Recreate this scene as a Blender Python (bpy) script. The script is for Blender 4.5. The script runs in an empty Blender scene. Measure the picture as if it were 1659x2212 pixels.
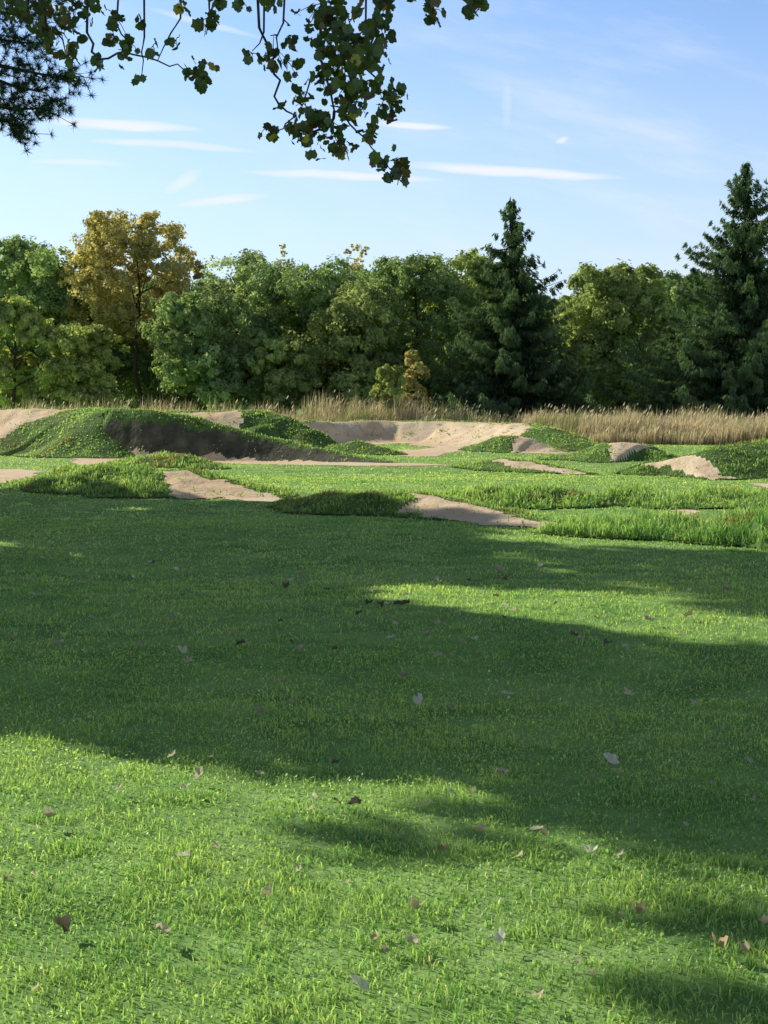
import bpy, math, numpy as np
from mathutils import Vector
S = bpy.context.scene
COL = S.collection
rng = np.random.default_rng(7)
f = 3212.0; CZ = 1.6; A = math.atan(246/f); ca, sa = math.cos(A), math.sin(A)

def at(u, v, Y):
    cx = (u-829.5)/f; cy = (1106-v)/f
    dy = ca + cy*sa; dz = cy*ca - sa
    return (cx*Y/dy, Y, CZ + dz*Y/dy)
def G(u, v):
    cx = (u-829.5)/f; cy = (1106-v)/f
    dy = ca + cy*sa; dz = cy*ca - sa
    t = -CZ/dz
    return (cx*t, dy*t)

# ---------------------------------------------------------------- helpers
def vn(x, y, s, seed=0):
    x = np.asarray(x, float)/s + 500.3; y = np.asarray(y, float)/s + 500.7
    i = np.floor(x); j = np.floor(y); fx = x-i; fy = y-j
    fx = fx*fx*(3-2*fx); fy = fy*fy*(3-2*fy)
    def h(a, b):
        q = np.sin(a*127.1 + b*311.7 + seed*74.7)*43758.5453
        return q - np.floor(q)
    return (h(i,j)*(1-fx)+h(i+1,j)*fx)*(1-fy) + (h(i,j+1)*(1-fx)+h(i+1,j+1)*fx)*fy
def nrm(a): return a/np.maximum(np.linalg.norm(a, axis=-1, keepdims=True), 1e-9)

def mk_mesh(name, V, Fs, cols=None, smooth=False):
    me = bpy.data.meshes.new(name)
    V = np.asarray(V, np.float32)
    lv = np.concatenate([F.reshape(-1) for F in Fs]).astype(np.int32)
    tot = np.concatenate([np.full(len(F), F.shape[1]) for F in Fs]).astype(np.int32)
    st = np.concatenate([[0], np.cumsum(tot)[:-1]]).astype(np.int32)
    me.vertices.add(len(V)); me.vertices.foreach_set('co', V.reshape(-1))
    me.loops.add(len(lv)); me.loops.foreach_set('vertex_index', lv)
    me.polygons.add(len(tot)); me.polygons.foreach_set('loop_start', st)
    try: me.polygons.foreach_set('loop_total', tot)
    except Exception: pass
    if smooth: me.polygons.foreach_set('use_smooth', np.ones(len(tot), bool))
    me.update(calc_edges=True)
    if cols is not None:
        at_ = me.attributes.new('Col', 'FLOAT_COLOR', 'POINT')
        c4 = np.ones((len(V), 4), np.float32); c4[:, :3] = cols
        at_.data.foreach_set('color', c4.reshape(-1))
    return me
def link(name, me, mat, parent=None, loc=None):
    o = bpy.data.objects.new(name, me); COL.objects.link(o)
    if mat: me.materials.clear(); me.materials.append(mat)
    if parent is not None:
        o.parent = parent
        o.location = (-parent.location[0], -parent.location[1], -parent.location[2])
    if loc is not None: o.location = loc
    return o
def empty(name, loc, label, cat, group=None):
    o = bpy.data.objects.new(name, None); COL.objects.link(o); o.location = loc
    o['label'] = label; o['category'] = cat
    if group: o['group'] = group
    return o

def blades(P, L, W, lean, col, tip, wind=None, base=0.6):
    n = len(P); L = np.broadcast_to(L, n); W = np.broadcast_to(W, n); lean = np.broadcast_to(lean, n)
    a = rng.uniform(0, 2*np.pi, n); D = np.stack([np.cos(a), np.sin(a), 0*a], 1)
    if wind is not None: D = D*0.5 + np.array(wind)
    b = rng.uniform(0, np.pi, n); Wd = np.stack([np.cos(b), np.sin(b), 0*b], 1)
    up = np.array([0, 0, 1.0])
    l = lean[:, None]; LL = L[:, None]; WW = W[:, None]
    mid = P + up*LL*0.58*np.sqrt(np.maximum(1-(l*.5)**2, .3)) + D*l*LL*.25
    tp = P + up*LL*np.sqrt(np.maximum(1-l**2, .08)) + D*l*LL
    V = np.stack([P-Wd*WW*.5, P+Wd*WW*.5, mid-Wd*WW*.42, mid+Wd*WW*.42, tp], 1).reshape(-1, 3)
    i = np.arange(n)[:, None]*5
    F4 = i + np.array([[0, 1, 3, 2]]); F3 = i + np.array([[2, 3, 4]])
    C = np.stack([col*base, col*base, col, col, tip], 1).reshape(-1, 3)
    return V, [F4, F3], C
def kites(C, N, Sz, asp, col, T=None):
    n = len(C); N = nrm(N)
    if T is None: T = rng.normal(size=(n, 3))
    T = nrm(T - N*np.sum(T*N, 1, keepdims=True)); B = np.cross(N, T)
    s = np.broadcast_to(Sz, n)[:, None]
    V = np.stack([C+T*s*.5, C+B*s*asp*.5, C-T*s*.5, C-B*s*asp*.5], 1).reshape(-1, 3)
    F = np.arange(n)[:, None]*4 + np.array([[0, 1, 2, 3]])
    return V, [F], np.repeat(col, 4, 0)
def merge(parts):
    Vs, Cs, by = [], [], {}; off = 0
    for V, Fs, C in parts:
        for F in Fs: by.setdefault(F.shape[1], []).append(F+off)
        Vs.append(V); Cs.append(C); off += len(V)
    return np.concatenate(Vs), [np.concatenate(x) for x in by.values()], np.concatenate(Cs)
def tubes(paths, k=7, col=(.1, .07, .05)):
    parts = []
    for pts, rad in paths:
        pts = np.array(pts, float); m = len(pts); rad = np.broadcast_to(rad, m)
        tan = nrm(np.gradient(pts, axis=0))
        ref = np.where(np.abs(tan[:, 2:3]) > .9, np.array([[1., 0, 0]]), np.array([[0, 0, 1.]]))
        X = nrm(np.cross(tan, ref)); Y = np.cross(tan, X)
        th = np.linspace(0, 2*np.pi, k, endpoint=False)
        ring = pts[:, None] + rad[:, None, None]*(np.cos(th)[None, :, None]*X[:, None]+np.sin(th)[None, :, None]*Y[:, None])
        V = ring.reshape(-1, 3); F = []
        for i in range(m-1):
            for j in range(k):
                F.append([i*k+j, i*k+(j+1) % k, (i+1)*k+(j+1) % k, (i+1)*k+j])
        parts.append((V, [np.array(F)], np.tile(np.array(col, float), (len(V), 1))))
    return merge(parts)

# ---------------------------------------------------------------- materials
def newmat(n):
    m = bpy.data.materials.new(n); m.use_nodes = True; nt = m.node_tree; nt.nodes.clear()
    return m, nt, nt.nodes.new, nt.links.new
def foliage_mat(name, trans=.35, gloss=0.0, tboost=(1.3, 1.35, .6)):
    m, nt, N, Lk = newmat(name)
    a = N('ShaderNodeAttribute'); a.attribute_name = 'Col'
    p = N('ShaderNodeBsdfDiffuse')
    t = N('ShaderNodeBsdfTranslucent'); mu = N('ShaderNodeVectorMath'); mu.operation = 'MULTIPLY'
    mu.inputs[1].default_value = tboost
    mx = N('ShaderNodeMixShader'); mx.inputs[0].default_value = trans; o = N('ShaderNodeOutputMaterial')
    Lk(a.outputs['Color'], p.inputs['Color']); Lk(a.outputs['Color'], mu.inputs[0]); Lk(mu.outputs[0], t.inputs['Color'])
    Lk(p.outputs[0], mx.inputs[1]); Lk(t.outputs[0], mx.inputs[2])
    last = mx.outputs[0]
    if gloss:
        gl = N('ShaderNodeBsdfGlossy'); gl.inputs['Roughness'].default_value = .42; gl.inputs['Color'].default_value = (.9, .95, .9, 1)
        m2 = N('ShaderNodeMixShader'); m2.inputs[0].default_value = gloss; Lk(last, m2.inputs[1]); Lk(gl.outputs[0], m2.inputs[2]); last = m2.outputs[0]
    Lk(last, o.inputs[0])
    return m
def noise_mat(name, stops, scale, detail=8, rough=.9, bump=.0, bscale=30, dist=.02, second=None):
    m, nt, N, Lk = newmat(name)
    g = N('ShaderNodeNewGeometry'); no = N('ShaderNodeTexNoise'); no.inputs['Scale'].default_value = scale
    no.inputs['Detail'].default_value = detail; no.inputs['Roughness'].default_value = .65
    Lk(g.outputs['Position'], no.inputs['Vector'])
    r = N('ShaderNodeValToRGB'); e = r.color_ramp.elements
    while len(e) < len(stops): e.new(.5)
    for k, (pos, c) in enumerate(stops): e[k].position = pos; e[k].color = (*c, 1)
    Lk(no.outputs['Fac'], r.inputs[0])
    p = N('ShaderNodeBsdfPrincipled'); p.inputs['Roughness'].default_value = rough; p.inputs['Specular IOR Level'].default_value = .1
    colout = r.outputs[0]
    if second:
        n2 = N('ShaderNodeTexNoise'); n2.inputs['Scale'].default_value = second[0]; n2.inputs['Detail'].default_value = 5
        Lk(g.outputs['Position'], n2.inputs['Vector'])
        mr = N('ShaderNodeMapRange'); mr.inputs[1].default_value = second[2]; mr.inputs[2].default_value = second[3]
        Lk(n2.outputs['Fac'], mr.inputs[0])
        mx = N('ShaderNodeMix'); mx.data_type = 'RGBA'; Lk(mr.outputs[0], mx.inputs[0]); Lk(colout, mx.inputs[6])
        mx.inputs[7].default_value = (*second[1], 1); colout = mx.outputs[2]
    Lk(colout, p.inputs['Base Color'])
    if bump:
        nb = N('ShaderNodeTexNoise'); nb.inputs['Scale'].default_value = bscale; nb.inputs['Detail'].default_value = 8
        Lk(g.outputs['Position'], nb.inputs['Vector'])
        b = N('ShaderNodeBump'); b.inputs['Strength'].default_value = bump; b.inputs['Distance'].default_value = dist
        Lk(nb.outputs['Fac'], b.inputs['Height']); Lk(b.outputs[0], p.inputs['Normal'])
    o = N('ShaderNodeOutputMaterial'); Lk(p.outputs[0], o.inputs[0]); return m
M_grass = foliage_mat('grass_blade', .52, .03, (1.5, 1.4, .8))
M_leaf = foliage_mat('tree_leaf', .48, 0, (1.45, 1.4, .85))
M_hang = foliage_mat('hanging_leaf', .45, .04, (1.5, 1.4, .6))
M_needle = foliage_mat('needle', .3)
M_dry = foliage_mat('dry_leaf', .4, 0, (1.1, 1.1, .95))
M_straw = foliage_mat('straw', .42, 0, (1.1, 1.03, .85))
M_bark = noise_mat('bark', [(.3, (.035, .028, .02)), (.7, (.12, .095, .07))], 14, bump=.6, bscale=25)
M_ground = noise_mat('ground_turf', [(.3, (.10, .22, .055)), (.55, (.26, .43, .12)), (.75, (.40, .56, .19))], 1.6, bump=.3, bscale=40, dist=.02, second=(.35, (.38, .52, .18), .5, .75))
M_turf = noise_mat('mound_turf', [(.3, (.05, .09, .028)), (.6, (.14, .23, .065)), (.8, (.25, .27, .11))], 3, bump=.5, bscale=20, dist=.04)
M_dirt = noise_mat('packed_dirt', [(.28, (.50, .34, .20)), (.45, (.80, .60, .39)), (.72, (.90, .75, .54))], 2.4, detail=12, bump=.7, bscale=14, dist=.03, second=(.5, (.80, .54, .33), .45, .75))
M_shaded_soil = noise_mat('dark_shaded_soil', [(.3, (.045, .048, .034)), (.5, (.10, .095, .065)), (.72, (.20, .175, .12))], 2.0, detail=12, bump=.8, bscale=10, dist=.05)  # dark earth, with the steep berm face's shade put into the colour

# ---------------------------------------------------------------- terrain functions
def gh(x, y):
    x = np.asarray(x, float); y = np.asarray(y, float)
    fade = np.clip((y-2)/4, 0, 1)*np.clip((140-y)/60, 0, 1)
    return (.018*np.sin(x*.9+y*.35+1)+.02*np.sin(y*.75-x*.3)+.012*np.sin(x*.45+y*1.1+2))*fade

class Mound:
    def __init__(s, name, label, cat, ridge, zones, g=.1, gl=(.035, .075), dens=1.0, lump=.2, jit=1.0, dark=None, gb=1.0, sparse=.3, sp0=.65):
        s.name, s.label, s.cat, s.zones, s.g, s.gl, s.dens, s.lump = name, label, cat, [np.array(z, float) for z in zones], g, gl, dens, lump
        s.jit, s.dark, s.gb, s.sparse, s.sp0 = jit, dark, gb, sparse, sp0
        R = []
        for u, v, Y, wn, wf in ridge:
            x, y, z = at(u, v, Y); R.append((x, y, max(z, 0.0), wn, wf, u))
        s.R = np.array(R)
        s.pad = s.R[:, 3:5].max()+1.0
        s.bb = (s.R[:, 0].min()-s.pad, s.R[:, 0].max()+s.pad, s.R[:, 1].min()-s.pad, s.R[:, 1].max()+s.pad)
    def ev(s, x, y, full=False):
        best = np.full(x.shape, 1e9); H = np.zeros_like(best); W = np.ones_like(best); Sc = np.zeros_like(best); D = np.zeros_like(best)
        for a, b in zip(s.R[:-1], s.R[1:]):
            dx, dy = b[0]-a[0], b[1]-a[1]; l2 = dx*dx+dy*dy
            t = np.clip(((x-a[0])*dx+(y-a[1])*dy)/l2, 0, 1)
            px, py = a[0]+t*dx, a[1]+t*dy
            d = np.hypot(x-px, y-py); side = np.sign(dx*(y-a[1])-dy*(x-a[0]))
            m = d < best
            best = np.where(m, d, best); H = np.where(m, a[2]+(b[2]-a[2])*t, H)
            w = np.where(side < 0, a[3]+(b[3]-a[3])*t, a[4]+(b[4]-a[4])*t)
            W = np.where(m, w, W); Sc = np.where(m, a[5]+(b[5]-a[5])*t, Sc); D = np.where(m, d*side, D)
        q = best/(W*(1+s.lump*(vn(x, y, .9, 3)-.5)))
        q = np.clip((q-.06)/.94, 0, 1)
        h = H*(1-q*q*(3-2*q))
        h = h*(1+s.lump*.6*(vn(x, y, 1.3, 5)-.5)) + np.clip(h*4, 0, 1)*(vn(x, y, .4, 8)-.5)*.05
        jx = (vn(x, y, .6, 11)-.5)*20+(vn(x, y, .16, 12)-.5)*14; jd = (vn(x, y, .6, 13)-.5)*.35+(vn(x, y, .13, 14)-.5)*.26
        ps, pd = Sc+jx, D+jd*s.jit
        dirt = np.zeros(x.shape, bool)
        for Z in s.zones:
            ins = np.zeros(x.shape, bool); j = len(Z)-1
            for i in range(len(Z)):
                c = ((Z[i, 1] > pd) != (Z[j, 1] > pd)) & (ps < (Z[j, 0]-Z[i, 0])*(pd-Z[i, 1])/(Z[j, 1]-Z[i, 1]+1e-12)+Z[i, 0])
                ins ^= c; j = i
            dirt |= ins
        if full: return h, dirt, pd/np.maximum(W, .01)
        return h, dirt

MS = [
 Mound('dirt_berm', 'broad grassy hump at the far left edge with a pale dirt slope on its left', 'berm',
   [(-90,888,45.5,3.8,3),(40,885,45,3.8,3),(150,884,44,3.9,3),(225,886,42.8,3.4,2.5),(248,889,42.0,3.0,2)],
   [[(-120,.4),(175,.3),(168,-1.3),(130,-3.3),(-120,-4.2)]], g=.09, gb=1.15, lump=.12),
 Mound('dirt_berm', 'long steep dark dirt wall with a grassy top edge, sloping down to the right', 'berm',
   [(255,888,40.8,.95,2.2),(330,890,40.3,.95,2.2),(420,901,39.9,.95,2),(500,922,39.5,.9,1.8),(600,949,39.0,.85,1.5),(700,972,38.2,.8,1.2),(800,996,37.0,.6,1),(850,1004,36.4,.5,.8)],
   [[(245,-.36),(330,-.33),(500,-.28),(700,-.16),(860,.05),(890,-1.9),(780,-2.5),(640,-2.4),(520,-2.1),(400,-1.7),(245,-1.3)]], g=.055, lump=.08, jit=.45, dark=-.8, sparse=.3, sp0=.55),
 Mound('dirt_berm', 'orange dirt bank with a grassy right end, behind the dark dirt wall', 'berm',
   [(360,890,50.5,2.6,2.2),(480,888,50,2.6,2.2),(560,889,49.6,2.2,2.2),(620,900,49,1.8,2),(660,925,48.5,1.5,1.6)],
   [[(380,-.15),(535,-.15),(555,-1.2),(540,-2.6),(380,-2.6)]], g=.12),
 Mound('dirt_berm', 'wide flat-topped curved berm of bare clay in the far middle', 'berm',
   [(575,918,48.5,1.3,2),(640,910,51.5,1.3,2),(720,909,53.5,1.5,2),(850,910,54.5,2.0,2.1),(980,910,54,2.6,2.1),(1080,912,52.3,3.2,2.2),(1140,915,50,2.8,2.2),(1185,930,47.5,2.2,2.4),(1235,958,45.5,1.2,1.8)],
   [[(575,-.12),(1150,-.1),(1175,-.3),(1195,-1.2),(1180,-3.4),(1060,-3.7),(980,-2.9),(850,-2.6),(700,-3.0),(580,-2.4)]], g=.11, lump=.12),
 Mound('dirt_mound', 'small dark mound at the right foot of the wide curved berm', 'mound',
   [(1040,962,45,.9,.9),(1070,948,44.6,1.1,1),(1110,946,44.2,1.2,1),(1150,952,44,1.2,1),(1185,970,43.6,.8,.8)],
   [[(1125,.3),(1200,.2),(1200,-1.0),(1130,-1.2),(1110,-.4)]], g=.07),
 Mound('grass_mound', 'small round green mound in front of the left end of the curved berm', 'mound',
   [(735,962,43.6,.9,1),(775,953,43.2,1,1),(820,966,42.6,.8,.9)], [], g=.09),
 Mound('dirt_mound', 'low mound with a pale dirt notch, behind the pale ramp on the right', 'mound',
   [(1235,985,38.5,1,1.2),(1300,964,38.2,1.6,1.4),(1350,961,38,1.8,1.3),(1395,966,37.8,1.6,1.2),(1425,985,37.4,.8,1)],
   [[(1318,.15),(1385,.2),(1405,-.3),(1395,-1.6),(1335,-1.7),(1325,-.7)]], g=.07),
 Mound('grass_mound', 'long grassy mound at the right edge whose left end is a bare pale ramp', 'mound',
   [(1415,1000,31.2,.8,1),(1480,985,31.2,2.2,1.2),(1520,972,31.2,2.2,1.5),(1600,958,31.3,1.9,1.8),(1760,955,31.5,2,2)],
   [[(1395,.1),(1480,.05),(1497,-.5),(1520,-2.0),(1478,-2.1),(1456,-1.3),(1430,-.6),(1400,-.25)]], g=.06, gl=(.04, .10), jit=.5, sparse=.06),
 Mound('dirt_mound', 'very low mound with a thin dirt strip amid the sunlit grass', 'mound',
   [(1030,1004,34,.8,1),(1090,990,33.4,1.3,1.1),(1150,997,32.7,1.1,1),(1250,1021,31.3,.6,.7)],
   [[(1085,-.15),(1150,-.1),(1262,.1),(1262,-.35),(1150,-.55),(1085,-.4)]], g=.06, jit=.5),
 Mound('grass_mound', 'small weedy mound between the dark dirt wall and the near left mound', 'mound',
   [(295,996,35.5,.9,1),(340,985,35,1.1,1.1),(400,990,34.3,1,1),(440,1008,33.6,.7,.8)], [], g=.08, gl=(.05, .11)),
 Mound('dirt_mound', 'near left grass mound tapering right into a tongue of bare dirt', 'mound',
   [(95,1030,26.9,.9,1.2),(150,1011,26.8,1.6,1.6),(240,1006,26.2,1.8,1.6),(330,1020,25.8,2.0,1.3),(400,1023,25.4,2.3,1.2),(480,1043,24.8,2.0,1.1),(560,1064,24.1,1.1,.9),(625,1080,23.4,.5,.6)],
   [[(345,-.05),(400,.0),(480,-.05),(560,.0),(640,.05),(650,-.5),(580,-.9),(530,-1.2),(480,-1.15),(430,-.85),(385,-.4)]], g=.05, gl=(.045, .11), sparse=.12),
 Mound('dirt_mound', 'low dark grass mound in the centre running right into a curved strip of sand', 'mound',
   [(640,1086,21.8,.6,.9),(720,1070,21.2,1.1,1.1),(800,1068,20.8,1.1,1.1),(870,1071,20.8,1.4,1),(940,1073,20.8,1.7,1),(1000,1090,20.1,1.2,.9),(1100,1113,19.2,.8,.7),(1235,1140,18,.5,.5)],
   [[(868,.2),(950,.02),(1000,-.05),(1100,-.02),(1260,.1),(1268,-.4),(1100,-.75),(990,-.95),(920,-.75),(880,-.2)]], g=.045, gl=(.04, .09), sparse=.06, jit=.8),
 Mound('grass_mound', 'long weedy ridge behind the curved sand strip, reaching the right edge', 'mound',
   [(945,1078,22.8,.7,1),(1020,1060,22.7,1.1,1.3),(1120,1066,22.3,1.0,1.2),(1200,1062,22.6,1.1,1.4),(1280,1080,22.1,.8,1),(1360,1063,22.4,1.1,1.4),(1450,1084,21.8,.8,1),(1560,1068,22.2,1.1,1.4),(1760,1080,21.8,1.1,1.4)],
   [], g=.07, gl=(.03, .14), dens=1.1, lump=1.0, gb=1.1),
 Mound('grass_mound', 'nearest weedy mound with rough tufts at the right edge, beside the shadow', 'mound',
   [(1250,1144,18.4,.8,1),(1320,1126,18.0,1.2,1.2),(1395,1138,17.4,.9,1),(1480,1114,17.6,1.4,1.4),(1545,1130,16.9,1.0,1.2),(1620,1104,17.1,1.6,1.5),(1760,1104,16.6,1.7,1.6)],
   [[(1405,.25),(1510,.25),(1500,.75),(1410,.8)]], g=.06, gl=(.03, .18), dens=1.3, lump=1.1, gb=1.2),
]
PATHS = [[(-90,1008),(60,1012),(105,1034),(40,1040),(-90,1040)], [(165,984),(300,984),(288,1004),(150,1012)],
         [(838,971),(930,968),(990,961),(1030,948),(1052,958),(1012,975),(940,984),(850,986)],
         [(1615,1040),(1760,1038),(1760,1050),(1660,1053)], [(1430,1102),(1520,1104),(1500,1116),(1420,1116)],
         [(640,944),(740,956),(800,954),(810,946),(700,940)]]
PATHW = [np.array([G(u, v) for u, v in P]) for P in PATHS]
def pathmask(x, y):
    jx = x+(vn(x, y, .4, 21)-.5)*.35; jy = y+(vn(x, y, .5, 22)-.5)*1.0
    m = np.zeros(x.shape, bool)
    for Z in PATHW:
        ins = np.zeros(x.shape, bool); j = len(Z)-1
        for i in range(len(Z)):
            ins ^= ((Z[i, 1] > jy) != (Z[j, 1] > jy)) & (jx < (Z[j, 0]-Z[i, 0])*(jy-Z[i, 1])/(Z[j, 1]-Z[i, 1]+1e-12)+Z[i, 0]); j = i
        m |= ins
    return m
def evall(x, y):
    mx = np.zeros(x.shape); who = np.full(x.shape, -1); dirt = pathmask(x, y)
    for k, M in enumerate(MS):
        b = M.bb; inb = (x > b[0]) & (x < b[1]) & (y > b[2]) & (y < b[3])
        if not inb.any(): continue
        h, d = M.ev(x[inb], y[inb])
        H = np.zeros(x.shape); H[inb] = h; D = np.zeros(x.shape, bool); D[inb] = d
        up = H > mx+1e-4
        dirt = np.where(up & (H > .03), D, dirt | (D & (H >= mx-.02)))
        who = np.where(up & (H > .015), k, who); mx = np.maximum(mx, H)
    return mx, who, dirt

# ground sheet
xs = np.unique(np.concatenate([np.arange(-22, 22.1, .5), np.linspace(-1500, -22, 30), np.linspace(22, 1500, 30)]))
ys = np.unique(np.concatenate([np.arange(-4, 62, .4), np.arange(62, 140, 3), np.geomspace(140, 3000, 24), np.linspace(-200, -4, 10)]))
X, Y = np.meshgrid(xs, ys); Z = gh(X, Y)
nx, ny = len(xs), len(ys); idx = np.arange(nx*ny).reshape(ny, nx)
F = np.stack([idx[:-1, :-1], idx[:-1, 1:], idx[1:, 1:], idx[1:, :-1]], -1).reshape(-1, 4)
g = link('ground', mk_mesh('ground', np.stack([X, Y, Z], -1).reshape(-1, 3), [F], smooth=True), M_ground); g['kind'] = 'structure'

def grid(bb, s):
    xs = np.arange(bb[0], bb[1], s); ys = np.arange(bb[2], bb[3], s); X, Y = np.meshgrid(xs, ys)
    i = np.arange(X.size).reshape(X.shape)
    F = np.stack([i[:-1, :-1], i[:-1, 1:], i[1:, 1:], i[1:, :-1]], -1).reshape(-1, 4)
    return X.ravel(), Y.ravel(), F
def sub(V, F):
    u, inv = np.unique(F, return_inverse=True); return V[u], inv.reshape(F.shape)
parts = []
for Zp in PATHW:
    x, y, F = grid((Zp[:, 0].min()-.4, Zp[:, 0].max()+.4, Zp[:, 1].min()-.8, Zp[:, 1].max()+.8), .09)
    k = pathmask(x, y)[F].all(1)
    if k.any():
        V, F2 = sub(np.stack([x, y, gh(x, y)+.006+.006*vn(x, y, .3, 2)], 1), F[k]); parts.append((V, [F2], V*0+.4))
V, Fs, C = merge(parts)
p = link('dirt_path', mk_mesh('dirt_path', V, Fs, smooth=True), M_dirt); p['kind'] = 'structure'

# ---------------------------------------------------------------- grass colours
def grass_cols(x, y, n, bright=1.0):
    a = vn(x, y, 1.7, 31)*.5+vn(x, y, .45, 32)*.5
    r = rng.uniform(0, 1, n)
    g1 = np.array([.15, .42, .12]); g2 = np.array([.67, .86, .29]); g3 = np.array([.84, .82, .46])
    t = np.clip(a*.8+r*.6-.12+.15*np.clip((np.asarray(y)-18)/10, 0, 1), 0, 1)[:, None]
    c = g1*(1-t)+g2*t
    dry = (rng.uniform(0, 1, n) < .02)[:, None]
    c = np.where(dry, g3, c)*rng.uniform(.65, 1.1, n)[:, None]*bright
    return c
parts = []
for y0, y1, dn, L0, L1 in [(3.0, 5.2, 7400, .016, .044), (5.2, 8, 4600, .017, .04), (8, 13, 2200, .018, .038), (13, 20, 1000, .02, .038), (20, 32, 430, .022, .038), (32, 58, 120, .025, .045)]:
    wm = .27*y1+.9; n = int(dn*2*wm*(y1-y0))
    y = rng.uniform(y0, y1, n); x = rng.uniform(-wm, wm, n)
    k = np.abs(x) < .265*y+.45; x, y = x[k], y[k]
    k = rng.uniform(0, 1, len(x)) < .3+.95*vn(x, y, .1, 41); x, y = x[k], y[k]
    if y1 > 13:
        h, w, d = evall(x, y); k = (h < .02) & ~d; x, y = x[k], y[k]
    n = len(x); P = np.stack([x, y, gh(x, y)-.004], 1)
    Lg = rng.uniform(L0, L1, n)*(.5+1.0*vn(x, y, .17, 42))
    W = np.maximum(.0042, y*.00062)*rng.uniform(.7, 1.5, n)
    c = grass_cols(x, y, n); tip = np.minimum(c*np.array([1.2, 1.12, 1.0]), .93)
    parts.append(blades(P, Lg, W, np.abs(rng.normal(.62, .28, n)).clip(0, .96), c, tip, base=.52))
n = 80000; y = rng.uniform(3.0, 9.5, n); x = rng.uniform(-3, 3, n); k = (np.abs(x) < .265*y+.45) & (rng.uniform(0, 1, n) < .1+vn(x, y, .16, 44)*1.1); x, y = x[k], y[k]; n = len(x)
P = np.stack([x, y, gh(x, y)+rng.uniform(.006, .03, n)], 1)
Nn = rng.normal(size=(n, 3))*.45+np.array([-.35, .2, 1.0])
parts.append(kites(P, Nn, rng.uniform(.006, .015, n)*(.7+y/12), .7, grass_cols(x, y, n, 1.0)))
V, Fs, C = merge(parts); nb = len(V)//5
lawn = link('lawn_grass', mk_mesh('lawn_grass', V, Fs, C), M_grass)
lawn['kind'] = 'stuff'; lawn['label'] = 'short mown green lawn grass across the whole foreground and track'; lawn['category'] = 'grass'

for k, M in enumerate(MS):
    c = M.R[:, :2].mean(0); root = empty(M.name, (c[0], c[1], 0), M.label, M.cat)
    x, y, F = grid(M.bb, M.g)
    h, d, rel = M.ev(x, y, True)
    rill = (vn(x*1.0, y*.35, .25, 51)-.5)*.04+(vn(x, y, .12, 52)-.5)*.02
    z = gh(x, y)+.008+h+np.where(d, rill*np.clip(h*2, .1, 1), 0)
    V = np.stack([x, y, z], 1); fh = h[F].mean(1); fd = d[F].mean(1) > .5
    ka = (~fd) & (fh > .012); kd = fd
    if ka.any():
        v2, f2 = sub(V, F[ka]); link('turf', mk_mesh('turf', v2, [f2], smooth=True), M_turf, root)
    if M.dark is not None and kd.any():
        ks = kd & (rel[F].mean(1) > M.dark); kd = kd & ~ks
        v2, f2 = sub(V, F[ks]); link('shaded_soil_face', mk_mesh('shaded_soil_face', v2, [f2], smooth=True), M_shaded_soil, root)
    if kd.any():
        v2, f2 = sub(V, F[kd]); link('dirt_face', mk_mesh('dirt_face', v2, [f2], smooth=True), M_dirt, root)
    ym = M.R[:, 1].mean()
    dn = 1600 if ym < 24 else (900 if ym < 30 else (500 if ym < 38 else 320))
    dn *= M.dens
    n = int(dn*(M.bb[1]-M.bb[0])*(M.bb[3]-M.bb[2])*.8)
    px = rng.uniform(M.bb[0], M.bb[1], n); py = rng.uniform(M.bb[2], M.bb[3], n)
    kk = np.abs(px) < .265*py+.8; px, py = px[kk], py[kk]
    hh, w, dd = evall(px, py); kk = (w == k) & ((~dd) | (rng.uniform(0, 1, len(px)) < np.where(vn(px, py, .25, 77) > M.sp0, M.sparse, .012))); px, py, hh = px[kk], py[kk], hh[kk]
    n = len(px)
    if n:
        clump = vn(px, py, .35, 61)*.6+vn(px, py, .12, 63)*.4
        Lg = (M.gl[0]+(M.gl[1]-M.gl[0])*rng.uniform(0, 1, n)**1.5)*(.2+1.8*clump**1.3)
        W = np.maximum(.005, py*.00065)*rng.uniform(.7, 1.7, n)
        cc = grass_cols(px, py, n, .8*M.gb)*np.array([.85, .92, .85])
        br = (vn(px, py, .6, 62) > .8)[:, None]; cc = np.where(br, cc*np.array([1.0, .7, .8]), cc)
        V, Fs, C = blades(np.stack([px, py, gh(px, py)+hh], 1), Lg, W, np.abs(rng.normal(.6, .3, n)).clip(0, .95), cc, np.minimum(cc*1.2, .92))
        o = link('grass_tuft', mk_mesh('grass_tuft', V, Fs, C), M_grass, root); o['kind'] = 'stuff'

# ---------------------------------------------------------------- tall dry grass
n = 95000
x = rng.uniform(-17.5, 17.5, n); y = rng.uniform(49.5, 61, n)
fr0 = np.where(x < 5.2, 56.4, np.where(x > 7.5, 50.4, 56.4-(x-5.2)/2.3*6.0))
k = y > fr0+(vn(x, y, 1.2, 71)-.2)*2.2; x, y, fr0 = x[k], y[k], fr0[k]; n = len(x)
hgt = np.where(x < 3, 1.6, 1.15)*(.3+.55*vn(x, y, 1.1, 72)+.45*vn(x, y, .35, 74))*rng.uniform(.5, 1.12, n)
hgt *= np.clip(.45+(y-fr0)/3.5, .4, 1)
t = np.clip((vn(x, y, 1.6, 73)*.6+vn(x, y, .5, 75)*.4)*2.2-.75, 0, 1)[:, None]
c = np.array([.82, .69, .45])*(1-t)+np.array([.42, .46, .20])*t
c = c*rng.uniform(.5, 1.1, n)[:, None]
parts = [blades(np.stack([x, y, gh(x, y)], 1), hgt, rng.uniform(.018, .04, n), rng.uniform(.05, .6, n), c, np.minimum(c*1.15, .9), wind=(.4, 0, 0), base=.65)]
k = rng.uniform(0, 1, n) < .05; m = k.sum()
tp = np.stack([x[k]+hgt[k]*.25, y[k], hgt[k]*.98], 1)
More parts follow.
